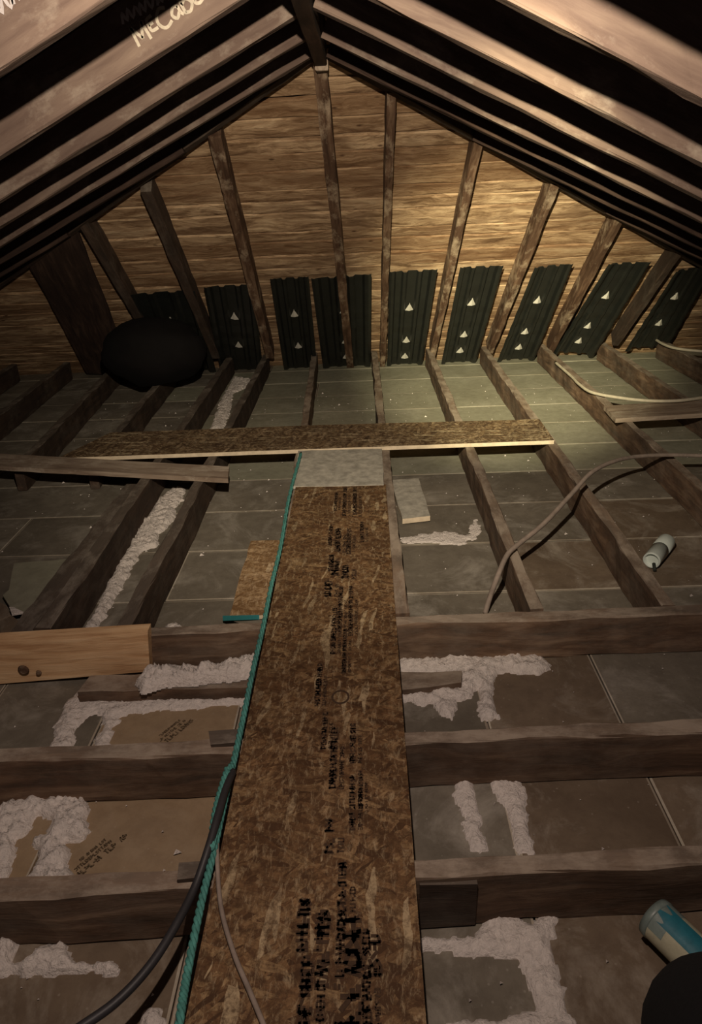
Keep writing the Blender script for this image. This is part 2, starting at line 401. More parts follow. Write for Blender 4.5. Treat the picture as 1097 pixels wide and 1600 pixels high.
labs = ['centre hip-end rafter rising straight to the apex', 'thin reddish hip-end rafter just right of the centre one',
        'hip-end rafter between the two fully lit black baffles', 'mottled reddish hip-end rafter, third right of the centre one',
        'hip-end rafter with a brightly lit sliver along its left face', 'hip-end rafter at the right end of the boards, shade in its colour',
        'weathered hip-end rafter left of centre with pale flecks', 'hip-end rafter second from the left end of the boards, shade in its colour',
        'hip-end rafter at the left end of the boards, shade in its colour']
for i_, ((nm, a, b, w, _), lb) in enumerate(zip(JK, labs)):
    tag(bar('rafter', a, b, w, 0.105, M['dark_joist' if i_ > 6 or i_ == 5 else 'jack'], up=hn, step=0.1, jit=0.003), lb, 'rafter', 'rafters of the hip end')  # outer rafters take darker wood, painting in the shade of the corners

tag(bar('dark_board', (-1.640,3.903,1.115), (-1.917,5.222,0.013), 0.34, 0.02, M['roof_dark'], up=hn, step=0.1, wave=.01), 'wide dark board added at the far left of the hip end in place of shade', 'board')  # added board: its dark colour stands in for shade in the left corner
# ------------------------------------------------------------------ floor of gypsum lath
floor = empty('floor', (0, 2, 0), 'structure')
def panel(x0, x1, y0, y1, mat, dz=0.0):
    g = 0.0022
    if x1 - x0 < 0.02: return
    z = random.uniform(-0.003, 0.0) + dz
    th = 0.010
    e = random.uniform(0.003, 0.006); cx, cy = (x0+x1)/2, (y0+y1)/2; hx, hy = (x1-x0)/2-g, (y1-y0)/2-g
    t = [random.uniform(-.0012, .0012) for _ in range(4)]
    sg = [(-1, -1), (1, -1), (1, 1), (-1, 1)]
    V = [(a*(hx-e), b*(hy-e), t[k]) for k, (a, b) in enumerate(sg)] + [(a*hx, b*hy, t[k]-.0008) for k, (a, b) in enumerate(sg)] + [(a*hx, b*hy, -th) for a, b in sg]
    F = [(0, 1, 2, 3)] + [(k, k+4, (k+1) % 4+4, (k+1) % 4) for k in range(4)] + [(k+4, k+8, (k+1) % 4+8, (k+1) % 4+4) for k in range(4)] + [(11, 10, 9, 8)]
    me = bpy.data.meshes.new('panel'); me.from_pydata(V, [], F); me.materials.append(mat); me.materials.append(M['lath_edge'])
    for f in me.polygons: f.material_index = 1 if 1 <= f.index <= 4 else 0
    me.update(); return link('panel', me, None, floor, Matrix.Translation((cx, cy, z)))
bar('plaster_ceiling', (-4.0, 2.1, -0.014), (3.9, 2.1, -0.014), 6.9, -0.015, M['joist'], parent=floor, step=9)
yk = [1.68, 2.02, 2.37, 2.72, 3.07, 3.42, 3.77, 4.12, 4.47, 4.82, 5.17, 5.45]
FJ = [-3.45, -3.05, -2.65, -2.25, -1.85, -1.45, -1.06, -0.70, -0.32, 0.08, 0.475, 0.855, 1.29, 1.725, 2.15, 2.57, 2.99, 3.41]
for j in range(len(yk)-1):
    st = [i for i in range(len(FJ)) if (i + 2*j) % 3 == 0]
    xs = [-3.9] + [FJ[i] for i in st] + [3.75]
    for a, b in zip(xs, xs[1:]):
        m = M['lath_green'] if (yk[j] > 3.0 and a > -1.5) else M['lath_grey'] if (yk[j] > 2.6 or a < 0.3) else M['lath_brown']
        panel(a, b, yk[j], yk[j+1], m)
xk = [-3.9, -3.2, -2.5, -2.1, -1.75, -1.4, -1.05, -0.72, -0.36, -0.02, 0.285, 0.62, 0.96, 1.31, 1.66, 2.0, 2.7, 3.75]
yr = [-1.3, -0.6, 0.1, 0.52, 0.89, 1.22, 1.68]
for j in range(len(yr)-1):
    for i in range(len(xk)-1):
        a, b = xk[i], xk[i+1]
        if b < -0.1: m = 'lath_tan' if (j in (4, 5) and a > -0.75 or (j == 4 and a > -1.5)) else ('lath_grey' if (i+j) % 2 else 'lath_brown')
        else: m = {5: 'lath_brown', 4: 'lath_brown', 3: 'lath_tan' if a > 0.4 else 'lath_grey'}.get(j, 'lath_brown') if i % 3 else 'lath_grey'
        if j == 5: m = 'lath_grey' if a > 0.3 or a < -0.8 else m
        if j == 3 and a > 0.28: m = 'lath_brown'
        if j == 4 and 0 < a < 0.2: m = 'lath_brown'
        panel(a, b, yr[j], yr[j+1], M[m])

# ------------------------------------------------------------------ ceiling joists
T = 0.13
def joist(a, b, w, label, mat='joist', h=0.128, jit=0.003, group='joists'):
    return tag(bar('joist', (a[0], a[1], T), (b[0], b[1], T), w, -h, M[mat], jit=jit, step=0.07, wave=0.006), label, 'joist', group)
joist((-3.4, 1.60), (3.3, 1.735), 0.042, 'heavy brown crosswise joist that the far joists butt against', group='crosswise joists in the foreground')
joist((-3.4, 1.11), (3.3, 1.30), 0.042, 'crosswise joist in the foreground, middle one of three', group='crosswise joists in the foreground')
joist((-3.4, 0.77), (3.3, 0.98), 0.042, 'crosswise joist in the foreground, nearest of three', group='crosswise joists in the foreground')
joist((-3.4, 0.40), (3.3, 0.44), 0.042, 'crosswise joist closest to the hatch, under the walkway end', group='crosswise joists in the foreground')
G_ = 'joists running toward the far eave'
far = [
 (0.085, 0.075, 0.040, 'joist', 'far joist directly behind the pale grey board'),
 (0.473, 0.473, 0.040, 'joist', 'first far joist right of the walkway'),
 (0.845, 0.870, 0.042, 'joist', 'second far joist right of the walkway, its left face dark'),
 (1.300, 1.290, 0.042, 'joist', 'third far joist right of the walkway, under the grey cable bend'),
 (1.725, 1.725, 0.042, 'joist', 'fourth far joist right of the walkway, carrying a short grey board'),
 (2.15, 2.15, 0.042, 'joist', 'fifth far joist right of the walkway, at the dark edge'),
 (2.57, 2.57, 0.042, 'joist', 'sixth far joist right of the walkway, in the dark'),
 (2.99, 2.99, 0.042, 'joist', 'seventh far joist right of the walkway, lost in the dark'),
 (-0.275, -0.362, 0.040, 'joist', 'narrow far joist just left of the centre with black sides'),
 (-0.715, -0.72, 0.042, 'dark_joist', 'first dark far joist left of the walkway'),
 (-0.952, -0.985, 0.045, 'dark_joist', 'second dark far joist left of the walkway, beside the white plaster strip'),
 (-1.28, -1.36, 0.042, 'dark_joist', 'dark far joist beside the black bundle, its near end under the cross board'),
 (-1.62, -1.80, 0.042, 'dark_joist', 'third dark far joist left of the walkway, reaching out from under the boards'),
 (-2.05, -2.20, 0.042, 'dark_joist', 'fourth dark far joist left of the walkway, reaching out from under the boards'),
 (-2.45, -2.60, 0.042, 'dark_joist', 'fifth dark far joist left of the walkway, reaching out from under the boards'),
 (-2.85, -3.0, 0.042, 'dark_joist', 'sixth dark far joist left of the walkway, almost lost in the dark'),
]
for x0, x1, w, m, lb in far:
    y0 = 1.685 if x0 < 0 else 1.71
    ye = min(5.17, YA + (3.67 - 0) / 1.817)
    if x0 < -1.2: y0 = 3.02
    joist((x0, y0), (x1, ye), w, lb, m, group=G_)

# low crosswise strip in front of the heavy joist, left and right of the walkway
tag(slab('wood_strip', [(-0.80, 1.50, 0.045), (-0.30, 1.505, 0.045), (-0.30, 1.575, 0.045), (-0.79, 1.57, 0.045)], 0.044, M['joist'], jit=0.004), 'brown wood strip lying low in front of the heavy joist, left of walkway', 'board')
tag(slab('wood_strip', [(0.069,1.494,0.030), (0.235,1.520,0.030), (0.242,1.568,0.030), (0.071,1.570,0.030)], 0.03, M['joist'], jit=0.004), 'short wood strip among plaster right of the walkway', 'board')
# new pine piece scabbed on at the left edge
pine = slab('pine_board', [(-1.30, 1.585, 0.150), (-0.616,1.600,0.167), (-0.632,1.600,0.031), (-1.30, 1.585, -0.005)], 0.036, M['pine'], up=(0, -1, 0))
tag(pine, 'fresh yellow pine board on edge against the crosswise joist, left edge', 'board')
for o, r in (((-0.978,1.578,0.061), 0.016), ((-0.937,1.578,0.051), 0.008)):
    k = lathe('knot', [(0, r), (0.004, r*0.7)], Vector(o) + Vector((0, 0.004, 0)), (0, -1, 0), M['jack'], pine, 14)
# scab blocks against the nearest joist, right of the walkway
tag(bar('wood_block', (0.069,0.866,0.120), (0.172,0.870,0.120), 0.03, -0.118, M['dark_joist'], jit=0.003), 'short dark wood block against the nearest crosswise joist, right of walkway', 'block')
tag(slab('wood_scrap', [(-0.367,1.192,0.140), (-0.307,1.196,0.140), (-0.303,1.241,0.140), (-0.381,1.235,0.140)], 0.02, M['dark_joist'], jit=0.003), 'small grey wood scrap on the middle crosswise joist beside the walkway', 'scrap')
tag(slab('wood_scrap', [(-0.365,0.857,0.140), (-0.318,0.862,0.140), (-0.320,0.895,0.140), (-0.369,0.892,0.140)], 0.02, M['dark_joist'], jit=0.003), 'small dark wood scrap on the nearest crosswise joist beside the cables', 'scrap')

# ------------------------------------------------------------------ boards laid on the joists
walk = slab('walkway_panel', [(-0.294,2.626,0.148), (0.071,2.616,0.148), (0.060,0.610,0.148), (0.06, 0.30, 0.148), (-0.30, 0.30, 0.148), (-0.295,0.614,0.148)], 0.0165, M['osb'], edge_mat=M['osb_pale'])
tag(walk, 'long oriented strand board walkway with black stamps, laid across the joists', 'board')
cross = slab('cross_board', [(-1.436,3.048,0.150), (0.857,3.063,0.150), (0.863,3.377,0.150), (-0.234,3.407,0.150), (-1.304,3.400,0.150)], 0.018, M['osb_mid'], edge_mat=M['cut_edge'])
tag(cross, 'strand board strip laid crosswise near the eave, its front edge pale', 'board')
tag(slab('grey_board', [(-0.316,3.038,0.151), (0.068,3.026,0.151), (0.063,2.608,0.151), (-0.304,2.619,0.151)], 0.012, M['osb_grey'], jit=0.002), 'pale grey board piece between the walkway and the cross board', 'board')
gb = slab('grey_batten', [(-1.86, 3.16, 0.152), (-0.605,2.863,0.152), (-0.587,2.723,0.152), (-1.84, 3.00, 0.152)], 0.02, M['grey_wood'], jit=0.002)
tag(gb, 'grey weathered board lying on the left joists in front of the cross board', 'board')
tag(slab('grey_batten', [(1.234,3.547,0.155), (1.799,3.593,0.155), (1.699,3.370,0.155), (1.223,3.331,0.155)], 0.022, M['grey_wood'], jit=0.002), 'short grey board resting on the right far joists', 'board')
tag(slab('strand_board_scrap', [(-0.459,2.405,0.020), (-0.310,2.401,0.020), (-0.322,1.889,0.020), (-0.456,1.881,0.020)], 0.014, M['osb_pale'], edge_mat=M['cut_edge'], jit=0.003), 'strand board scrap poking out from the left edge of the walkway', 'scrap')
tag(slab('pale_offcut', [(0.101,2.943,0.030), (0.229,2.955,0.030), (0.245,2.557,0.030), (0.133,2.535,0.030)], 0.022, M['osb_grey'], edge_mat=M['cut_edge'], jit=0.002), 'pale rectangular offcut lying in the bay right of the walkway', 'scrap')
tag(slab('loose_panel', [(-1.318,2.263,0.030), (-1.121,2.285,0.030), (-1.115,1.914,0.030), (-1.185,1.947,0.030), (-1.257,2.038,0.030), (-1.250,2.071,0.030)], 0.012, M['lath_green'], jit=0.002), 'loose greenish grey panel piece with broken corner, left edge', 'panel')
tag(slab('dark_board', [(-1.115, 1.70, 0.05), (-0.99, 1.70, 0.05), (-0.98, 2.95, 0.05), (-1.10, 2.95, 0.05)], 0.045, M['dark_joist'], jit=0.006), 'low dark board lying between the loose grey panel and the second left joist', 'board')
tag(slab('panel_chip', [(-1.186,1.940,0.045), (-1.167,1.935,0.045), (-1.123,1.906,0.045), (-1.158,1.897,0.045)], 0.008, M['plaster']), 'small white chip at the broken corner of the loose panel', 'chip')
tag(slab('panel_shard', [(-1.196,1.888,0.030), (-1.171,1.913,0.030), (-1.121,1.870,0.030), (-1.103,1.820,0.030), (-1.162,1.816,0.030)], 0.015, M['lath_brown'], jit=0.003), 'brown panel shard beside the pine board, left edge', 'chip')
tag(slab('panel_shard', [(-1.240,1.985,0.035), (-1.208,1.964,0.035), (-1.170,1.909,0.035), (-1.191,1.880,0.035)], 0.015, M['lath_brown'], jit=0.003), 'smaller brown shard under the loose panel corner, left edge', 'chip')

# ------------------------------------------------------------------ printed stamps (flat ink)
def strokes(name, origin, ex, ey, glyphs, mat, parent, lift=0.0006, thick=0.12, dropout=0.0):
    """glyphs: list of (x, y, size, seed) in the ex/ey frame; each is a few printed strokes."""
    V, F = [], []; o, ex, ey = Vector(origin), Vector(ex).normalized(), Vector(ey).normalized(); n = ex.cross(ey).normalized()
    if n.z < -0.1: n = -n
    SH = [[((0, 0), (0, 1)), ((0, 1), (.6, .5)), ((.6, .5), (0, .45))], [((0, 0), (.3, 1)), ((.3, 1), (.6, 0)), ((.15, .45), (.45, .45))],
          [((0, 0), (0, 1)), ((0, 1), (.6, 1)), ((0, .5), (.5, .5)), ((0, 0), (.6, 0))], [((0, 1), (.6, 1)), ((.3, 1), (.3, 0))],
          [((0, 0), (0, 1)), ((.6, 0), (.6, 1)), ((0, .5), (.6, .5))], [((.6, 1), (0, .8)), ((0, .8), (.6, .3)), ((.6, .3), (0, 0))],
          [((0, 0), (0, 1)), ((0, 1), (.6, .8)), ((.6, .8), (.6, .2)), ((.6, .2), (0, 0))], [((0, 1), (0, 0)), ((0, 0), (.6, 0))]]
    for (gx, gy, sz, sd) in glyphs:
        for (a, b) in SH[sd % 8]:
            if random.random() < dropout: continue
            p = Vector((gx + a[0]*sz, gy + a[1]*sz)); q = Vector((gx + b[0]*sz, gy + b[1]*sz)); d = (q-p).normalized(); w = Vector((-d.y, d.x)) * sz * thick
            i = len(V)
            for c in (p-w-d*sz*.06, q-w+d*sz*.06, q+w+d*sz*.06, p+w-d*sz*.06): V.append(o + ex*c.x + ey*c.y + n*lift)
            F.append((i, i+1, i+2, i+3))
    return mesh_from(name, [(V, F)], mat, parent, smooth=False)
rs = random.Random(8)
def text_row(x0, y, n, sz, gap=0.9): return [(x0 + i*sz*gap, y, sz, rs.randint(0, 7)) for i in range(n) if rs.random() > 0.12]
# The stamps read along the board, towards the eave.
def stamp(px0, L, dx, sz, nm='printed_stamp', drop=0.15, thick=0.15):
    sz *= 0.62; n = int(L / (sz*0.75)); o = strokes(nm, px0, (0, 1, 0), (-1, 0, 0), text_row(0, 0, n, sz, 0.75) + text_row(sz*.2, sz*.15, n, sz, 0.75) + text_row(0, -sz*1.25, n, sz*.7, 0.75), M['ink'], walk, dropout=0.3, thick=0.16); o['kind'] = 'stuff'; return o
for (x, y, L, sz) in [(-0.085, 2.33, 0.27, 0.020), (-0.045, 2.32, 0.28, 0.022), (-0.10, 2.05, 0.20, 0.026), (-0.065, 2.04, 0.2, 0.02), (-0.10, 1.90, 0.10, 0.035),
                      (-0.12, 1.78, 0.10, 0.030), (-0.085, 1.60, 0.24, 0.018), (-0.055, 1.58, 0.26, 0.018), (-0.10, 1.50, 0.22, 0.018), (-0.13, 1.30, 0.16, 0.018),
                      (-0.085, 1.05, 0.18, 0.020), (-0.085, 0.90, 0.08, 0.024), (-0.045, 1.12, 0.12, 0.017), (-0.045, 0.95, 0.14, 0.017), (-0.03, 1.00, 0.1, 0.012),
                      (-0.085, 0.66, 0.13, 0.030), (-0.035, 0.68, 0.10, 0.040), (-0.035, 0.585, 0.08, 0.042), (-0.08, 0.44, 0.16, 0.028), (-0.03, 0.44, 0.10, 0.036)]:
    stamp((x, y, 0.1483), L, 0, sz)
for (x, y, L, sz) in [(-0.12, 0.72, 0.10, 0.028), (-0.06, 0.74, 0.14, 0.020), (-0.11, 0.60, 0.12, 0.026), (-0.06, 0.50, 0.12, 0.022), (-0.11, 1.16, 0.12, 0.016), (-0.07, 1.42, 0.2, 0.015),
                      (-0.12, 1.93, 0.12, 0.022), (-0.13, 2.10, 0.16, 0.018), (-0.02, 2.12, 0.16, 0.018), (-0.12, 2.38, 0.18, 0.016), (-0.07, 1.88, 0.09, 0.03), (-0.02, 0.56, 0.2, 0.018)]:
    stamp((x, y, 0.1483), L, 0, sz, thick=0.2)
# round mark
cx, cy = -0.082, 1.33; V, F = [], []
for k in range(24):
    a = 2*math.pi*k/24
    for r in (0.017, 0.022): V.append((cx + r*math.cos(a), cy + r*1.15*math.sin(a), 0.1490))
for k in range(24): F.append((2*k, 2*k+1, (2*k+3) % 48, (2*k+2) % 48))
mesh_from('round_stamp', [(V, F)], M['ink'], walk, smooth=False)
# slanting maker's stamps on the tan lath, left
for (o_, e_) in (((-0.536,1.335,0.002), (-0.468,1.437,0.002)), ((-0.618,0.967,0.002), (-0.536,1.078,0.002))):
    o_, e_ = Vector(o_), Vector(e_); ex = (e_-o_).normalized(); ey = Vector((-ex.y, ex.x, 0)); L = (e_-o_).length
    gl = text_row(0, 0.0, int(L/0.0095), 0.0105) + text_row(L*.1, 0.017, int(L*.8/0.007), 0.007) + text_row(L*0.2, 0.030, int(L*0.7/0.0065), 0.006)
    strokes('maker_stamp', o_, ex, ey, gl, M['ink_brown'], floor, dropout=0.1, thick=0.14)

# ------------------------------------------------------------------ handwriting on the rafters
def write_on(raf, Y, a, b, scale, letters, mat, nm, th):
    a, b = Vector(a), Vector(b); ex = (b-a).normalized(); ey = Vector((-ex.z, 0, ex.x)); VFs = []
    for segs, ox, oy, k in letters:
        for line in segs:
            P = [a + ex*(ox + px*k)*scale + ey*(oy + py*k)*scale for px, py in line]
            P = [Vector((p.x, Y - 0.0012, p.z)) for p in P]
            path = smooth_path(P, 3) if len(P) > 2 else P
            V, F = [], []
            for i, p in enumerate(path):
                t = (path[min(i+1, len(path)-1)] - path[max(i-1, 0)]).normalized(); w = Vector((-t.z, 0, t.x)) * th
                V += [p + w, p - w, p + w + Vector((0, .001, 0)), p - w + Vector((0, .001, 0))]
            for i in range(len(path)-1):
                j = 4*i; F.append((j, j+1, j+5, j+4)); F.append((j+2, j+6, j+7, j+3)); F.append((j, j+4, j+6, j+2)); F.append((j+1, j+3, j+7, j+5))
            VFs.append((V, F))
    return mesh_from(nm, VFs, mat, raf, smooth=False)
LM = [[(0, 0), (.05, 1)], [(.05, 1), (.42, .25)], [(.42, .25), (.78, 1)], [(.78, 1), (.85, 0)]]
LE = [[(.6, 1), (.05, .9), (0, .5), (.05, .05), (.65, 0)], [(0, .5), (.45, .52)]]
LC = [[(.8, .9), (.45, 1.02), (.1, .75), (0, .4), (.2, .05), (.5, 0), (.85, .15)]]
La = [[(.6, .55), (.3, .65), (.02, .3), (.25, 0), (.55, .25)], [(.6, .6), (.62, .2), (.75, 0)]]
Lb = [[(0, 1), (.05, 0)], [(.03, .45), (.35, .6), (.6, .3), (.35, 0), (.05, .05)]]
Le = [[(.05, .3), (.55, .35), (.4, .62), (.1, .5), (.05, .15), (.3, 0), (.62, .1)]]
wa, wb = (-0.492,1.910,1.562), (-0.368,1.910,1.620)
write_on(left_common[3], 1.91, wa, wb, 0.043, [(LM, -.05, -.1, .9), (LE, .92, .15, .62), (LC, 1.42, -.05, .85), (La, 2.25, .02, .8), (Lb, 2.92, -.02, .95), (Le, 3.6, .05, .8)], M['chalk'], 'handwritten_mark', 0.0034)
Lz = [[(0, 0), (.3, .8), (.5, .1), (.9, .9), (1.1, .1), (1.6, .8), (1.8, .2)]]
write_on(left_common[3], 1.91, (-0.522,1.910,1.601), (-0.415,1.910,1.638), 0.05, [(Lz, 0, 0, .5), (Lz, .9, 0, .55), (Lz, 1.8, .05, .5)], M['grey_paint'], 'grey_scribble', 0.003)
write_on(left_common[4], 1.45, (-0.613,1.450,1.535), (-0.545,1.450,1.563), 0.05, [(Lz, 0, 0, .6), (Lz, .8, 0.1, .6), (Lz, .1, .4, .6)], M['grey_paint'], 'grey_scribble', 0.003)

# ------------------------------------------------------------------ black ventilation baffles with pale triangular tabs
BF = [ # top-left, top-right, bottom-right, bottom-left
 ((-1.438,4.448,0.690), (-1.008,4.434,0.702), (-1.111,5.232,0.034), (-1.559,5.287,-0.012), 'dim black ventilation baffle, leftmost of the row'),
 ((-0.947,4.411,0.721), (-0.643,4.406,0.725), (-0.770,5.312,-0.032), (-1.078,5.234,0.032), 'black ventilation baffle above the far end of the plaster strip'),
 ((-0.540,4.370,0.755), (-0.311,4.362,0.761), (-0.357,5.338,-0.054), (-0.609,5.347,-0.062), 'black ventilation baffle left of the one behind the centre rafter'),
 ((-0.297,4.378,0.748), (0.057,4.362,0.762), (0.046,5.280,-0.006), (-0.310,5.307,-0.028), 'black ventilation baffle half hidden behind the centre rafter'),
 ((0.162,4.353,0.770), (0.440,4.347,0.774), (0.430,5.320,-0.039), (0.168,5.329,-0.046), 'lit black ventilation baffle right of the centre pair of rafters'),
 ((0.570,4.340,0.781), (0.819,4.338,0.782), (0.828,5.264,0.008), (0.572,5.288,-0.012), 'lit black ventilation baffle, middle of the three brightest'),
 ((1.004,4.362,0.762), (1.221,4.345,0.776), (1.258,5.250,0.019), (0.985,5.265,0.007), 'lit black ventilation baffle, rightmost of the three brightest'),
 ((1.426,4.355,0.767), (1.669,4.354,0.769), (1.690,5.230,0.036), (1.373,5.180,0.078), 'shaded black ventilation baffle right of the three brightest'),
 ((1.858,4.432,0.703), (2.067,4.403,0.727), (2.197,5.177,0.080), (1.896,5.167,0.089), 'dim black ventilation baffle, rightmost of the row'),
]
def baffle(tl, tr, br, bl, label, ntab):
    tl, tr, br, bl = map(Vector, (tl, tr, br, bl)); inward = -hn
    c = (tl+tr+br+bl)/4
    root = empty('vent_baffle', bl.lerp(br, .5)); tag(root, label, 'vent baffle', 'vent baffles along the eave')
    prof = [(0, .035), (.05, .04), (.11, .035), (.15, .004), (.27, 0), (.31, .012), (.37, .012), (.41, 0), (.59, 0), (.63, .012), (.69, .012), (.73, 0), (.85, .004), (.89, .035), (.95, .04), (1, .035)]
    V, F = [], []; nv = 14; m = len(prof)
    for j in range(nv+1):
        t = j/nv
        for (u, h) in prof:
            rim = u < .13 or u > .87
            tt = t * (1.04 if rim else 1.0)
            p = bl.lerp(br, u).lerp(tl.lerp(tr, u), tt) + inward * (h + 0.004*math.sin(t*40)) 
            V.append(p)
    off = len(V); V += [p - inward*0.003 for p in V[:off]]
    for j in range(nv):
        for i in range(m-1):
            a = j*m+i; F.append((a, a+1, a+m+1, a+m)); F.append((a+off, a+m+off, a+m+1+off, a+1+off))
    for i in range(m-1): F.append((i, i+off, i+1+off, i+1)); a = nv*m+i; F.append((a, a+1, a+1+off, a+off))
    for j in range(nv): a = j*m; F.append((a, a+m, a+m+off, a+off)); a = j*m+m-1; F.append((a, a+off, a+m+off, a+m))
    mesh_from('channel', [(V, F)], M['plastic'], root, smooth=False)
    up = ((tl+tr)/2 - (bl+br)/2).normalized(); side = (br-bl).normalized()
    for v in (.655, .32, .13)[:ntab]:
        p = bl.lerp(br, .5).lerp(tl.lerp(tr, .5), v) + inward*0.003
        a, b_, ap = p - side*.027, p + side*.027, p + up*.080
        q = p + inward*.016
        V = [a, b_, ap, q + up*.018, a - inward*.004, b_ - inward*.004, ap - inward*.004]
        F = [(0, 1, 3), (1, 2, 3), (2, 0, 3), (4, 6, 5)]
        mesh_from('tab', [(V, F)], M['tab'], root, smooth=False)
for b_, nt in zip(BF, (1, 2, 2, 3, 3, 3, 3, 3, 2)): baffle(*b_, nt)

# ------------------------------------------------------------------ plaster squeezed up between the lath
def plaster(label, poly, z0=0.0, hmax=0.016, res=0.0055, ragged=0.011):
    P = np.array([(p[0], p[1]) for p in poly]); lo, hi = P.min(0)-.03, P.max(0)+.03
    nx, ny = int((hi[0]-lo[0])/res)+1, int((hi[1]-lo[1])/res)+1
    X, Y = np.meshgrid(lo[0]+res*np.arange(nx), lo[1]+res*np.arange(ny), indexing='ij')
    ins = np.zeros(X.shape, bool); D = np.full(X.shape, 9.0); n = len(P)
    for i in range(n):
        a, b = P[i], P[(i+1) % n]
        cond = (a[1] > Y) != (b[1] > Y)
        with np.errstate(divide='ignore', invalid='ignore'):
            xi = (b[0]-a[0])*(Y-a[1])/(b[1]-a[1] if b[1] != a[1] else 1e-9)+a[0]
        ins ^= cond & (X < xi)
        ab = b-a; t = np.clip(((X-a[0])*ab[0]+(Y-a[1])*ab[1])/(ab@ab+1e-12), 0, 1)
        D = np.minimum(D, np.hypot(X-a[0]-t*ab[0], Y-a[1]-t*ab[1]))
    D = np.where(ins, D, -D); V, F, idx = [], [], {}
    def hgt(i, j):
        x, y = X[i, j], Y[i, j]
        d = D[i, j] + 0.004 + ragged*(mnoise.noise((x*28, y*28, 1.3))*1.0+mnoise.noise((x*80, y*80, 4.2))*.6)
        if d <= 0: return -0.006
        r = min(d/0.02, 1)**.5
        return hmax*r*(.60+.45*mnoise.noise((x*34, y*34, 7))+.45*abs(mnoise.noise((x*85, y*85, 3)))+.30*mnoise.noise((x*150, y*150, 9)))
    H = [[hgt(i, j) for j in range(ny)] for i in range(nx)]
    def vid(i, j):
        if (i, j) not in idx: idx[(i, j)] = len(V); V.append((X[i, j], Y[i, j], z0+max(H[i][j], -0.006)))
        return idx[(i, j)]
    for i in range(nx-1):
        for j in range(ny-1):
            if max(H[i][j], H[i+1][j], H[i][j+1], H[i+1][j+1]) > 0: F.append((vid(i, j), vid(i+1, j), vid(i+1, j+1), vid(i, j+1)))
    if not F: return
    o = mesh_from('plaster', [(V, F)], M['plaster'], None); tag(o, label, 'plaster', 'white plaster squeezed up through the lath joints')
    return o
plaster('narrow white plaster strip behind the cross board, at the far left joists', [(-0.950,5.055,0.010),(-0.785,4.940,0.010),(-0.816,4.771,0.010),(-0.889,4.617,0.010),(-0.834,4.135,0.010),(-0.827,3.852,0.010),(-0.895,3.859,0.010),(-0.937,4.425,0.010)])
plaster('long ragged white plaster strip running between the dark left joists', [(-0.907,2.999,0.010),(-0.842,2.979,0.010),(-0.830,2.848,0.010),(-0.857,2.769,0.010),(-0.817,2.694,0.010),(-0.837,2.580,0.010),(-0.852,2.523,0.010),(-0.836,2.422,0.010),(-0.890,2.373,0.010),(-0.885,2.273,0.010),(-0.884,2.144,0.010),(-0.881,1.963,0.010),(-0.888,1.877,0.010),(-0.847,1.851,0.010),(-0.924,1.851,0.010),(-0.913,1.911,0.010),(-0.927,2.103,0.010),(-0.934,2.276,0.010),(-0.940,2.495,0.010),(-0.974,2.725,0.010),(-0.931,2.671,0.010),(-0.939,2.871,0.010)], hmax=.022)
plaster('small white plaster lump behind the crosswise joist left of walkway', [(-0.655,1.835,0.010),(-0.650,1.866,0.010),(-0.633,1.880,0.010),(-0.605,1.857,0.010),(-0.592,1.825,0.010)], hmax=.02)
plaster('smooth white plaster band on the crosswise joist left of the walkway', [(-0.328,1.614,0.088),(-0.323,1.539,0.088),(-0.436,1.522,0.088),(-0.554,1.510,0.088),(-0.613,1.486,0.088),(-0.640,1.527,0.088),(-0.614,1.574,0.088),(-0.516,1.569,0.088),(-0.412,1.582,0.088)], z0=.055, hmax=.042, ragged=.006)
plaster('white plaster mass forking under the pine board, left', [(-0.777,1.602,0.005),(-0.758,1.535,0.005),(-0.675,1.521,0.005),(-0.499,1.520,0.005),(-0.337,1.516,0.005),(-0.336,1.488,0.005),(-0.490,1.478,0.005),(-0.608,1.470,0.005),(-0.671,1.459,0.005),(-0.681,1.407,0.005),(-0.677,1.331,0.005),(-0.709,1.332,0.005),(-0.705,1.398,0.005),(-0.725,1.461,0.005),(-0.766,1.468,0.005),(-0.782,1.424,0.005),(-0.768,1.334,0.005),(-0.820,1.336,0.005),(-0.834,1.438,0.005),(-0.840,1.506,0.005),(-0.816,1.559,0.005)])
plaster('thick white plaster clumps around a dark gap at the left edge', [(-0.866,1.138,0.005),(-0.831,1.173,0.005),(-0.799,1.185,0.005),(-0.757,1.175,0.005),(-0.710,1.188,0.005),(-0.673,1.169,0.005),(-0.641,1.098,0.005),(-0.643,1.064,0.005),(-0.682,1.057,0.005),(-0.666,1.033,0.005),(-0.634,0.972,0.005),(-0.636,0.955,0.005),(-0.708,0.956,0.005),(-0.714,1.019,0.005),(-0.721,1.042,0.005),(-0.736,1.063,0.005),(-0.716,1.074,0.005),(-0.729,1.117,0.005),(-0.757,1.142,0.005),(-0.779,1.139,0.005),(-0.771,1.101,0.005),(-0.784,1.064,0.005),(-0.776,1.020,0.005),(-0.762,0.960,0.005),(-0.782,0.961,0.005)], hmax=.032)
plaster('low white plaster clumps below the nearest joist, lower left', [(-0.725,0.840,0.005),(-0.697,0.842,0.005),(-0.680,0.828,0.005),(-0.674,0.804,0.005),(-0.648,0.804,0.005),(-0.634,0.827,0.005),(-0.593,0.829,0.005),(-0.570,0.814,0.005),(-0.556,0.796,0.005),(-0.480,0.790,0.005),(-0.478,0.783,0.005),(-0.697,0.781,0.005)], hmax=.028)
plaster('small white plaster blob at the bottom edge left of the cables', [(-0.410,0.716,0.005),(-0.392,0.722,0.005),(-0.374,0.693,0.005),(-0.362,0.655,0.005),(-0.393,0.655,0.005)], hmax=.02)
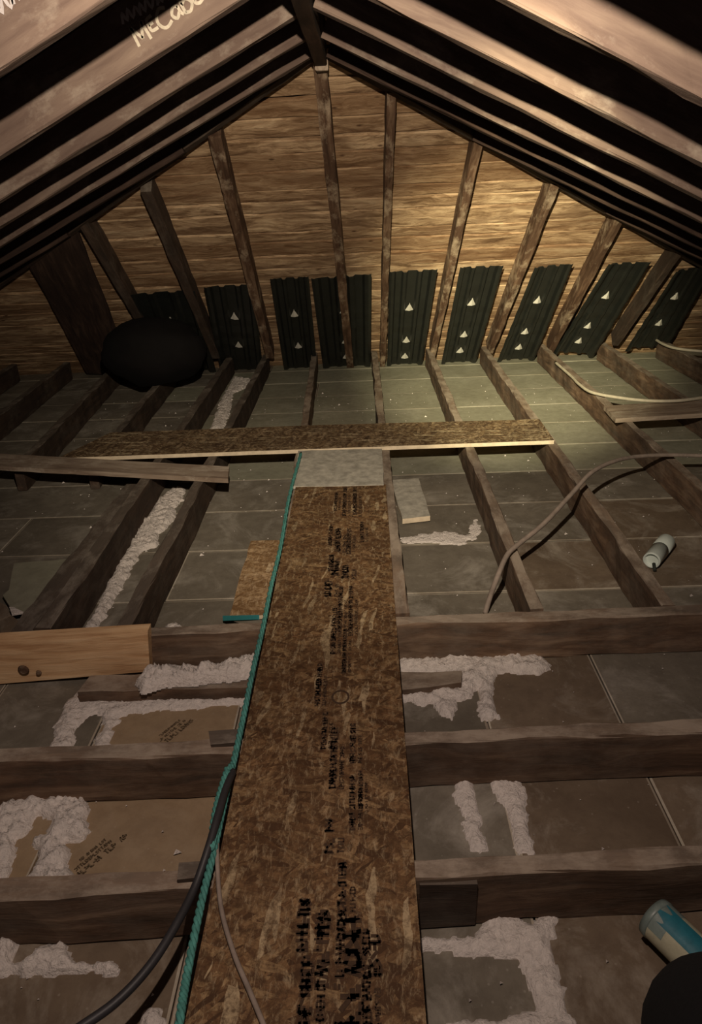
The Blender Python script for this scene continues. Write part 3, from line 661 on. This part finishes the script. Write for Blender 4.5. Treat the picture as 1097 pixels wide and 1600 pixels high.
plaster('wide white plaster patch right of the walkway against the heavy joist', [(0.061,1.741,0.008),(0.156,1.730,0.008),(0.231,1.720,0.008),(0.258,1.685,0.008),(0.303,1.698,0.008),(0.383,1.679,0.008),(0.478,1.651,0.008),(0.494,1.604,0.008),(0.436,1.583,0.008),(0.342,1.601,0.008),(0.315,1.547,0.008),(0.314,1.417,0.008),(0.276,1.413,0.008),(0.283,1.534,0.008),(0.255,1.496,0.008),(0.211,1.485,0.008),(0.199,1.416,0.008),(0.171,1.424,0.008),(0.159,1.474,0.008),(0.050,1.485,0.008),(0.051,1.522,0.008),(0.184,1.549,0.008),(0.241,1.555,0.008),(0.237,1.620,0.008),(0.171,1.600,0.008),(0.055,1.613,0.008)], hmax=.022)
plaster('white plaster arch of two strips in the middle right bay', [(0.175,1.237,0.005),(0.234,1.245,0.005),(0.316,1.245,0.005),(0.327,1.207,0.005),(0.321,1.125,0.005),(0.311,1.016,0.005),(0.282,1.017,0.005),(0.283,1.109,0.005),(0.265,1.166,0.005),(0.243,1.206,0.005),(0.220,1.197,0.005),(0.214,1.111,0.005),(0.222,1.018,0.005),(0.186,1.016,0.005),(0.182,1.111,0.005),(0.175,1.212,0.005)], hmax=.014)
plaster('white plaster strip curving down the lower right bay beside the walkway', [(0.186,0.888,0.005),(0.235,0.889,0.005),(0.255,0.859,0.005),(0.276,0.858,0.005),(0.299,0.883,0.005),(0.327,0.872,0.005),(0.317,0.842,0.005),(0.303,0.824,0.005),(0.302,0.767,0.005),(0.305,0.705,0.005),(0.305,0.648,0.005),(0.179,0.649,0.005),(0.103,0.688,0.005),(0.188,0.694,0.005),(0.259,0.705,0.005),(0.251,0.757,0.005),(0.246,0.801,0.005),(0.162,0.808,0.005),(0.106,0.815,0.005),(0.060,0.811,0.005),(0.061,0.830,0.005),(0.172,0.835,0.005)], hmax=.016)
plaster('thin dusty plaster smear in the bay beside the pale offcut', [(0.307,2.469,0.003),(0.356,2.422,0.003),(0.394,2.463,0.003),(0.434,2.563,0.003),(0.442,2.505,0.003),(0.401,2.397,0.003),(0.333,2.360,0.003),(0.122,2.394,0.003),(0.115,2.438,0.003)], hmax=.006, ragged=.02)

# crumbs and chips strewn over lath and joists
V, F = [], []; rc = random.Random(5)
for k in range(900):
    x, y = rc.uniform(-1.7, 1.9), rc.uniform(0.45, 4.6)
    if -0.32 < x < 0.10 and y < 3.1: continue
    r = rc.uniform(0.0015, 0.0045) if rc.random() < .93 else rc.uniform(0.006, 0.011)
    o_ = len(V); z = 0.003
    for d in ((1, 0, 0), (-.4, .9, 0), (-.6, -.8, 0), (0, 0, .9)): V.append(Vector((x + d[0]*r*rc.uniform(.6, 1.2), y + d[1]*r*rc.uniform(.6, 1.2), z + d[2]*r)))
    F += [(o_, o_+1, o_+3), (o_+1, o_+2, o_+3), (o_+2, o_, o_+3)]
o = mesh_from('plaster_crumbs', [(V, F)], M['plaster'], None, smooth=False); o['kind'] = 'stuff'; tag(o, 'white plaster crumbs strewn over the floor between the joists', 'crumbs')
# ------------------------------------------------------------------ cables and rope
def rope(pts, r_off, r, label, name, mat):
    path = smooth_path(pts, 22); VFs = []
    for s_ in range(3):
        q = []
        for i, p in enumerate(path):
            t = (path[min(i+1, len(path)-1)] - path[max(i-1, 0)]).normalized(); sd = t.cross(Vector((0, 0, 1))).normalized(); u = sd.cross(t)
            a = i*0.75 + s_*2.094; q.append(p + sd*math.cos(a)*r_off + u*math.sin(a)*r_off)
        VFs.append(tube_data(q, r, 6))
    return tag(mesh_from(name, VFs, mat), label, 'rope')
rope([(-0.297,2.963,0.166), (-0.308,2.504,0.160), (-0.301,2.107,0.158), (-0.304,1.837,0.158), (-0.302,1.617,0.158), (-0.304,1.434,0.158), (-0.303,1.269,0.158), (-0.303,1.130,0.158), (-0.304,1.025,0.160), (-0.304,0.899,0.160), (-0.306,0.787,0.160), (-0.304,0.681,0.160), (-0.299,0.599,0.160), (-0.28, 0.40, 0.16)],
     0.0036, 0.0039, 'teal twisted rope lying along the left edge of the walkway', 'rope', M['teal'])
rope([(-0.304,1.104,0.166), (-0.306,0.991,0.168), (-0.307,0.898,0.170), (-0.314,0.988,0.172), (-0.310,1.093,0.168)], 0.0035, 0.004, 'frayed teal rope loop bunched where the cables cross the walkway edge', 'rope', M['teal'])
tag(slab('strap_end', [(-0.478,1.890,0.020), (-0.329,1.713,0.135), (-0.326,1.690,0.135), (-0.472,1.861,0.020)], 0.003, plain('teal_strap', (0.05, 0.30, 0.32), 0.6, 0.2)), 'flat teal strap end sticking out left from under the walkway', 'strap')
tag(tube('cable', [(-0.298,1.087,0.165), (-0.303,1.027,0.175), (-0.305,0.961,0.180), (-0.312,0.898,0.170), (-0.326,0.836,0.150), (-0.343,0.766,0.150), (-0.369,0.701,0.148), (-0.405,0.651,0.145), (-0.447,0.615,0.145), (-0.512,0.568,0.145)], 0.0078, M['black_cable'], n=10), 'thick black cable curving off the walkway to the lower left', 'cable')
tag(tube('cable', [(-0.303,1.025,0.172), (-0.306,0.956,0.160), (-0.293,0.875,0.156), (-0.271,0.790,0.154), (-0.237,0.713,0.154), (-0.206,0.659,0.154), (-0.173,0.601,0.154), (-0.144,0.544,0.154)], 0.0042, M['grey_cable'], n=10), 'thin grey cord looping onto the walkway toward the bottom edge', 'cord')
tag(tube('cable', [(0.356,1.878,0.010), (0.373,1.896,0.060), (0.394,1.902,0.130), (0.439,1.995,0.150), (0.483,2.053,0.155), (0.599,2.177,0.170), (0.737,2.349,0.200), (0.845,2.476,0.230), (0.979,2.610,0.220), (1.119,2.726,0.190), (1.267,2.793,0.165), (1.423,2.811,0.150), (1.627,2.791,0.150)], 0.0085, M['grey_cable'], n=10), 'grey brown sheathed cable arching over the right joists', 'cable')
tag(tube('cable', [(1.243,4.575,0.140), (1.248,4.210,0.140), (1.238,4.015,0.145), (1.253,3.818,0.150), (1.343,3.670,0.160), (1.461,3.578,0.165), (1.603,3.525,0.175), (1.853,3.641,0.160)], 0.0085, M['white_cable'], n=10), 'pale cable running from the far eave over the short grey board', 'cable')
tag(tube('cable', [(2.100,5.217,0.150), (2.077,4.954,0.150), (2.117,4.782,0.150), (2.275,4.657,0.150)], 0.009, M['white_cable'], n=8), 'dim pale cable at the dark right eave', 'cable')

# ------------------------------------------------------------------ small things
a, b = Vector((1.076,2.277,0.032)), Vector((0.970,2.140,0.032))
vb = tag(empty('plastic_fitting', (a+b)/2 - Vector((0, 0, .03))), 'bluish white plastic fitting lying in the right bay', 'fitting')
ax = b - a; L = ax.length
lathe('shell', [(-.012, .012), (-.006, .026), (0.004, .031), (L*.42, .031), (L*.43, .028), (L*.47, .028), (L*.48, .031), (L*.95, .029), (L*1.0, .029), (L*1.0, .024), (L*.9, .022)], a, ax, M['white_plastic'], vb)
lathe('seam_ring', [(L*.432, .0285), (L*.468, .0285)], a, ax, M['dark_gap'], vb)
lathe('screw_peg', [(0, .006), (.03, .006), (.031, .003)], b + Vector((.01, 0, -.012)), Vector((-.2, -1, -.4)), M['dark_gap'], vb, 10)
a, b = Vector((0.487,0.827,0.055)), Vector((0.529,0.754,0.055))
ax = (b-a).normalized()
can = tag(empty('can', a - Vector((0, 0, .05))), 'cream and teal can lying tilted beside the black knee', 'can')
lathe('body', [(0, .034), (.004, .036), (.17, .036), (.174, .034)], a, ax, M['can_cream'], can, 32)
lathe('lid', [(-.006, .030), (-.008, .036), (.0, .0375), (.004, .0375), (.006, .0362)], a, ax, M['can_metal'], can, 32)
# teal label panel wrapped round the upper side of the can
mw = frame(a, ax, (0, 0, 1)); V, F = [], []; n = 12
for i in range(n+1):
    t = math.radians(50 + 62*i/n)
    for x in (0.012 + 0.012*math.sin(i*.9), 0.11, 0.15): V.append(mw @ Vector((x, -.0366*math.cos(t), .0366*math.sin(t))))
for i in range(n):
    for k in range(2): F.append((i*3+k, i*3+k+1, i*3+k+4, i*3+k+3))
mesh_from('label_panel', [(V, F)], M['can_teal'], can)
V, F = [], []
for i in range(n+1):
    t = math.radians(20 + 150*i/n)
    for x in (0.006, 0.034): V.append(mw @ Vector((x, -.0364*math.cos(t), .0364*math.sin(t))))
for i in range(n): F.append((i*2, i*2+1, i*2+3, i*2+2))
mesh_from('shoulder_band', [(V, F)], M['can_metal'], can)

# black rounded bundle at the left eave
def blob(name, c, r, seed, mat, label, cat):
    V, F = [], []; nu, nv = 28, 16
    for j in range(nv+1):
        th = math.pi*j/nv
        for i in range(nu):
            ph = 2*math.pi*i/nu; d = Vector((math.sin(th)*math.cos(ph), math.sin(th)*math.sin(ph), math.cos(th)))
            k = 1 + .10*mnoise.noise(d*2.2 + Vector((seed, 0, 0))) + .04*mnoise.noise(d*6)
            V.append(Vector((c[0]+d.x*r[0]*k, c[1]+d.y*r[1]*k, max(.004, c[2]+d.z*r[2]*k))))
    for j in range(nv):
        for i in range(nu): F.append((j*nu+i, (j+1)*nu+i, (j+1)*nu+(i+1) % nu, j*nu+(i+1) % nu))
    return tag(mesh_from(name, [(V, F)], mat), label, cat)
blob('black_bundle', (-1.33, 4.45, 0.33), (0.33, 0.20, 0.21), 3, M['bag'], 'soft black rounded bundle in the dark left eave', 'bundle')

# ------------------------------------------------------------------ photographer's bent leg, lower right
def leg():
    root = tag(empty('person', (0.50, 0.25, 0.13)), 'bent leg of a person in black trousers at the lower right corner', 'person')
    knee = Vector((0.338,0.446,0.449))
    P = smooth_path([(0.22, -0.32, 0.50), (0.27, 0.0, 0.56), (0.33, 0.28, 0.53), knee + Vector((.01, -.03, .0)), knee + Vector((.055, -.01, -.075)), (0.46, 0.38, 0.27), (0.52, 0.33, 0.18)], 8)
    def rr(t): return float(np.interp(t, [0, .25, .45, .6, .75, 1], [.105, .10, .085, .082, .070, .055]))
    mesh_from('trouser_leg', [tube_data(P, rr, 20)], M['cloth'], root)
    # boot on the joist
    V, F = [], []; prof = [(-.09, .03, .07), (-.07, .038, .10), (-.02, .040, .10), (.04, .042, .075), (.10, .046, .05), (.15, .042, .038), (.18, .025, .028)]
    for (y, w, h) in prof:
        for k in range(12):
            t = 2*math.pi*k/12; V.append(Vector((0.53 + w*math.cos(t), 0.38 + y, 0.132 + h*.5*(1+math.sin(t)))))
    for i in range(len(prof)-1):
        for k in range(12): F.append((i*12+k, (i+1)*12+k, (i+1)*12+(k+1) % 12, i*12+(k+1) % 12))
    F.append(tuple(range(12))); F.append(tuple(len(prof)*12-12+k for k in range(12))[::-1])
    mesh_from('boot', [(V, F)], M['black_cable'], root)
leg()
